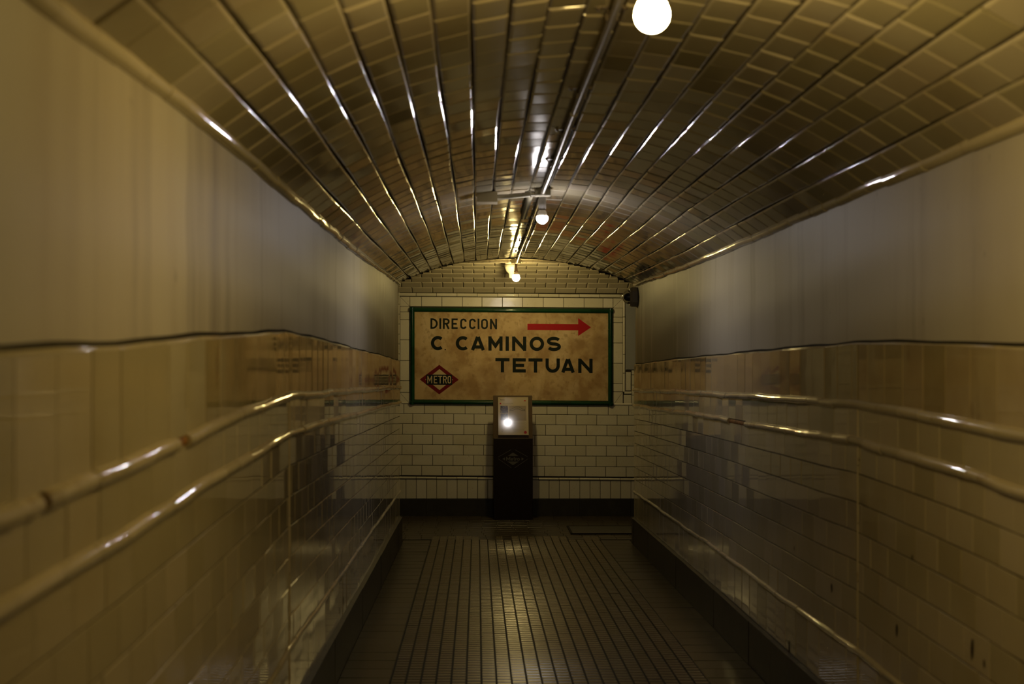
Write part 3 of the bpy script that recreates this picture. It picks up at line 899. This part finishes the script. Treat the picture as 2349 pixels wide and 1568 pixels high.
for y in range(950, 1320, 38): strokes(pr, [[(600 if y < 1200 else 640, y),(1070-((y*7) % 60), y+2)]], 8, PP, n=.0006, mi=3); flush('text_line')
strokes(pr, [[(275,1180),(262,1230),(280,1290)],[(310,1190),(330,1230),(310,1300)]], 12, PP, n=.0006, mi=3)
flush('text_mark')
strokes(pr, [[(330,368),(430,372),(480,366),(560,372),(665,366)]], 12, PP, n=.0006, mi=3)
flush('text_line')
strokes(pr, [[(220,205),(262,232)]], 8, PP, n=.0006, mi=2)
for ch, xa, xb, ya, yb in (('M',258,296,228,262),('e',300,322,238,262),('t',324,342,228,262),('r',346,364,238,262),('O',366,392,238,262)):
    strokes(pr, [[(p[0], -p[1]) for p in q] for q in glyph(ch, xa, xb, -yb, -ya, 6)], 6, PP, n=.0006, mi=2)
def disc(cx, cy, rx, ry, mi, n=14): poly(pr, [(cx+rx*math.cos(2*math.pi*k/n), cy-ry*math.sin(2*math.pi*k/n)) for k in range(n)], PP, .0006, mi)
flush('printed_title')
disc(255,368,28,24,4); flush('red_dot'); disc(1045,1308,50,46,4); flush('red_dot'); disc(1042,276,40,22,4,4); flush('small_emblem')

# ------------------------------------------------------------------ dome camera
DC = (PR, 11.86, EYE+.487)
cam_e = empty('dome_camera', DC)
tag(cam_e, 'grey security camera with clear dome on the right wall next to the sign', 'security camera')
mb = MB()
hw = .074; ht = .080
oc = [(-hw,-.045),(-.045,-ht),(.045,-ht),(hw,-.045),(hw,.045),(.045,ht),(-.045,ht),(-hw,.045)]
DX = [(0,1.0),(-.045,1.0),(-.062,.86)]
vs = []
for dx, s_ in DX: vs += [(DC[0]+dx, DC[1]+a*s_, DC[2]+b*s_) for a, b in oc]
fs = [tuple(range(8)), tuple(range(16,24))[::-1]]
for r_ in range(2):
    for i in range(8): fs.append((r_*8+i, r_*8+(i+1)%8, r_*8+8+(i+1)%8, r_*8+8+i))
mb.add(vs, fs); part(mb, 'housing', M['camgrey'], cam_e, fix=True)
mb = MB(); mb.lathe([(.0,-.050)]+[(.036*math.sin(a), -.050*math.cos(a)) for a in [i*math.pi/2/6 for i in range(1,7)]], (DC[0]-.062, DC[1], DC[2]), axis='x')
part(mb, 'lens_core', M['camdark'], cam_e)
mb = MB(); mb.lathe([(.0005+.058*math.sin(a), -.060*math.cos(a)) for a in [i*math.pi/2/10 for i in range(0,11)]], (DC[0]-.062, DC[1], DC[2]), axis='x')
dm = part(mb, 'clear_dome', M['dome'], cam_e)

# ------------------------------------------------------------------ conduit, lamps
CXX = .35
def pipe_h(z): return min(vaultH(CXX, min(z, E)), crossH(z) if z > ZM-.4 else 9) - .033
pts = []
z = BACK+.02
while z < 12.6: pts.append((CXX+.002*math.sin(z*2.1), z, EYE+pipe_h(z))); z += .25
pts.append((CXX, 12.80, EYE+pipe_h(12.6)))
con = empty('ceiling_conduit', (CXX, 7.0, EYE+pipe_h(7.0)))
tag(con, 'long metal conduit running down the crown of the tiled vault', 'conduit')
mb = MB(); mb.tube(pts, .0115, 12); part(mb, 'pipe', M['metal'], con)
for z in (-1.6,-.4,.8,1.9,2.45,3.7,4.8,5.65,6.5,9.45,10.7,11.7):
    c = MB(); H = EYE+vaultH(CXX, z); pz = EYE+pipe_h(z)
    c.box((CXX, z, pz+.014), (.030, .016, .012)); c.box((CXX, z, H-.006), (.085, .018, .006))
    for sx in (-1, 1):
        c.box((CXX+sx*.0135, z, pz+.004), (.004, .016, .026)); c.lathe([(.0,-.006),(.005,-.006),(.005,.002)], (CXX+sx*.033, z, H-.009), n=8)
    part(c, 'clip', M['clip'], con)
# couplings
for z in (5.15, 8.8, 10.1):
    c = MB(); p = EYE+pipe_h(z); c.tube([(CXX+.002*math.sin(z*2.1), z-.02, EYE+pipe_h(z-.02)), (CXX+.002*math.sin(z*2.1), z+.02, EYE+pipe_h(z+.02))], .0135, 12)
    part(c, 'coupling', M['metal'], con)

def bulb_profile(r, k='A'):
    # (radius, height) from the bottom of the globe up to the neck
    pr_ = [(r*math.sin(a), -r*math.cos(a)) for a in [i*math.pi/16 for i in range(0, 11)]]
    if k == 'A': pr_[0] = (.0004, -r); pr_ += [(r*.78, r*.72),(r*.60, r*1.08),(r*.47, r*1.42),(r*.42, r*1.62)]
    elif k == 'C': pr_[0] = (.0004,-r); pr_ = pr_[:10] + [(r*.86,r*.7),(r*.74,r*.86),(r*.3,r*.92)]
    else: pr_ = [(.0004,-r)]+[(r*math.sin(a), -r*math.cos(a)) for a in [i*math.pi/16 for i in range(1, 9)]]+[(r*.99, r*.18),(r*.90, r*.30),(r*.55,r*.36)]
    return pr_
def lamp(name, z, H, x, r, glass, label, kind, socket, box=True):
    e = empty(name, (x, z, EYE+H)); tag(e, label, 'light bulb')
    c = (x, z, EYE+H)
    mb = MB(); mb.lathe(bulb_profile(r, kind), c, 28); part(mb, 'bulb', glass, e)
    ph_ = EYE+(pipe_h(z)-.014 if z < 12.4 else crossH(z)-.074)
    if kind == 'A': ny = r*1.60
    elif kind == 'C':
        mb = MB(); mb.lathe([(r*.78,r*.84),(r*.55,r*1.15),(r*.45,r*1.5)], c, 24); part(mb, 'bulb_neck', M['neck'], e); ny = r*1.5
    else:
        mb = MB(); mb.lathe([(r*.9,r*.28),(r*.80,r*.9),(r*.55,r*1.35),(r*.42,r*1.5)], c, 24); part(mb, 'bulb_neck', M['neck'], e); ny = r*1.5
    mb = MB(); sb = EYE+H+ny-.004
    if kind in 'AC': mb.lathe([(.0,0),(.019,0),(.019,.014),(.0155,.016),(.0125,ph_-sb-.004),(.0125,ph_-sb),(0,ph_-sb)], (x, z, sb), 20)
    else: mb.lathe([(.0,0),(.019,0),(.021,.010),(.021,ph_-sb-.006),(.017,ph_-sb),(0,ph_-sb)], (x, z, sb), 20)
    part(mb, 'socket', socket, e)
    return e, ph_
def jbox(name, z, w, label, arms=(), top=None, lo=None):
    e = empty(name, (CXX, z, EYE+pipe_h(z))); tag(e, label, 'junction box')
    mb = MB(); H = top or (EYE+vaultH(CXX, min(z, E))); p = EYE+pipe_h(z)
    if lo is None: lo = p-.014
    else: p = lo+.022
    # rounded square body
    n = 24; vs = []; fs = []
    prof = [(.0,lo),(w*.46,lo),(w*.5,lo+.004),(w*.5,H-.004),(w*.5,H-.002)]
    for r_, h_ in prof:
        for k in range(n):
            a = 2*math.pi*k/n; ca, sa = math.cos(a), math.sin(a)
            m_ = (abs(ca)**5+abs(sa)**5)**(-1/5)
            vs.append((CXX+r_*m_*ca, z+r_*m_*sa, h_))
    for i in range(len(prof)-1):
        for k in range(n): fs.append((i*n+k,i*n+(k+1)%n,(i+1)*n+(k+1)%n,(i+1)*n+k))
    mb.add(vs, fs, 0); part(mb, 'body', M['boxp'], e)
    for d in arms:
        mb = MB(); mb.tube([(CXX+d[0]*w*.48, z+d[1]*w*.48, p), (CXX+d[0]*(w*.48+.02), z+d[1]*(w*.48+.02), p)], .0145, 12); part(mb, 'gland', M['metal'], e)
    return e
lamp('light_bulb', 2.85, .682, CXX, .0345, M['bulb_n'], 'lit warm pear-shaped bulb closest to the viewer, at the top edge', 'A', M['brown_socket'])
lamp('light_bulb', 7.68, .742, CXX, .0315, M['bulb_w'], 'lit cool white bulb in grey socket below the middle junction box', 'B', M['grey_socket'])
lamp('light_bulb', 12.86, .702, CXX, .035, M['bulb_y'], 'lit warm bulb in brown socket hanging above the direction sign', 'C', M['brown_socket'])
jbox('junction_box', 2.85, .09, 'grey junction box over the closest bulb, above the top edge', [(0,1),(0,-1)])
jbox('junction_box', 7.62, .088, 'grey junction box on the vault over the cool white bulb', [(-1,0),(0,1),(0,-1)])
jbox('junction_box', 12.88, .085, 'grey junction box over the warm bulb above the direction sign', [(-1,0),(1,0),(0,-1)], top=EYE+crossH(12.88), lo=EYE+crossH(12.88)-.074)
# cross conduits
cc = empty('cross_conduit', (CXX-.3, 12.88, EYE+crossH(12.88)-.053))
tag(cc, 'horizontal conduit left and right of the box above the sign', 'conduit')
hh = EYE+crossH(12.88)-.053
mb = MB(); mb.tube([(-2.2,12.88,hh),(CXX-.064,12.88,hh)], .0125, 12); part(mb, 'pipe', M['metal'], cc)
mb = MB(); mb.tube([(CXX+.064,12.88,hh),(2.6,12.88,hh-.004)], .0125, 12); part(mb, 'pipe', M['metal'], cc)
for x in (-.8,-.08,.80,1.6):
    c = MB(); c.box((x,12.88,hh+.016), (.014,.032,.052)); c.box((x,12.88,EYE+crossH(12.88)-.012), (.018,.07,.008)); part(c, 'clip', M['clip'], cc)
# branch at the middle box: short cross pipe to a square ceramic-coloured box
zb = 7.62
br = empty('branch_conduit', (.2, zb, EYE+pipe_h(zb)))
tag(br, 'short painted cross pipe joining the middle junction box to the pale square box', 'conduit')
hb = EYE+pipe_h(zb)
hx = EYE+vaultH(.05, zb)-.030
mb = MB(); mb.tube([(.105,zb,hx+.006),(.16,zb,hx+.008),(CXX-.068,zb,hb-.004)], .0135, 12); part(mb, 'pipe', M['boxp'], br)
wb = empty('pale_box', (.05, zb, EYE+vaultH(.05, zb)))
tag(wb, 'pale square box on the vault left of the middle junction box', 'box')
mb = MB(); mb.box((.052, zb-.0, EYE+vaultH(.05, zb)-.026), (.108, .13, .05)); part(mb, 'body', M['tymp'], wb)
mb = MB(); mb.box((.052, zb-.0, EYE+vaultH(.05, zb)-.053), (.112, .134, .006)); part(mb, 'lid', M['tymp'], wb)
sp = empty('painted_pipe', (.295, 8.2, EYE+vaultH(.295, 8.2)))
tag(sp, 'short thick painted pipe on the vault beyond the middle junction box, beside the conduit', 'pipe')
mb = MB(); mb.tube([(.288, 7.70+i*.12, EYE+vaultH(.288, 7.70+i*.12)-.022) for i in range(11)], .018, 12); part(mb, 'pipe', M['boxp'], sp)
# white porcelain lamp holder behind the far bulb
pf = empty('porcelain_lamp', (.30, 13.15, EYE+crossH(13.15)-.01))
tag(pf, 'unlit white porcelain lamp fitting just behind the bulb above the sign', 'lamp fitting')
tz = crossH(13.15)
mb = MB(); mb.lathe([(.0,-.004),(.058,-.004),(.062,-.012),(.060,-.050),(.055,-.053)], (.315,13.15,EYE+tz), 28); part(mb, 'base', M['porc'], pf)
mb = MB(); mb.lathe([(.055,-.056),(.064,-.060),(.062,-.085),(.048,-.115),(.030,-.132),(.024,-.140),(.022,-.175),(.012,-.180),(.0,-.180)], (.315,13.15,EYE+tz), 28); part(mb, 'cover', M['porc'], pf)

# ------------------------------------------------------------------ camera and render look
cd = bpy.data.cameras.new('camera'); cam = bpy.data.objects.new('camera', cd); col.objects.link(cam)
cam.location = (0, 0, EYE); cam.rotation_euler = (math.radians(90), 0, 0)
cd.lens = 50; cd.sensor_width = 36; cd.sensor_fit = 'HORIZONTAL'
cd.shift_x = 79.5/2349; cd.shift_y = 31/2349
cd.clip_start = .05; cd.clip_end = 60
cd.dof.use_dof = True; cd.dof.focus_distance = 13.0; cd.dof.aperture_fstop = 3.6
sc.camera = cam
w = bpy.data.worlds.new('world'); sc.world = w; w.use_nodes = True
w.node_tree.nodes['Background'].inputs[0].default_value = (.02,.015,.008,1); w.node_tree.nodes['Background'].inputs[1].default_value = 0.0
sc.view_settings.view_transform = 'Standard'; sc.view_settings.look = 'None'
sc.view_settings.gamma = 1; sc.view_settings.exposure = 0; sc.view_settings.use_curve_mapping = False
cy = sc.cycles
cy.use_denoising = True; cy.use_adaptive_sampling = True; cy.adaptive_threshold = .03
try: cy.denoiser = 'OPENIMAGEDENOISE'
except Exception: pass
cy.max_bounces = 6; cy.diffuse_bounces = 3; cy.glossy_bounces = 3; cy.transmission_bounces = 4
cy.caustics_reflective = False; cy.caustics_refractive = False
cy.sample_clamp_indirect = 4.0
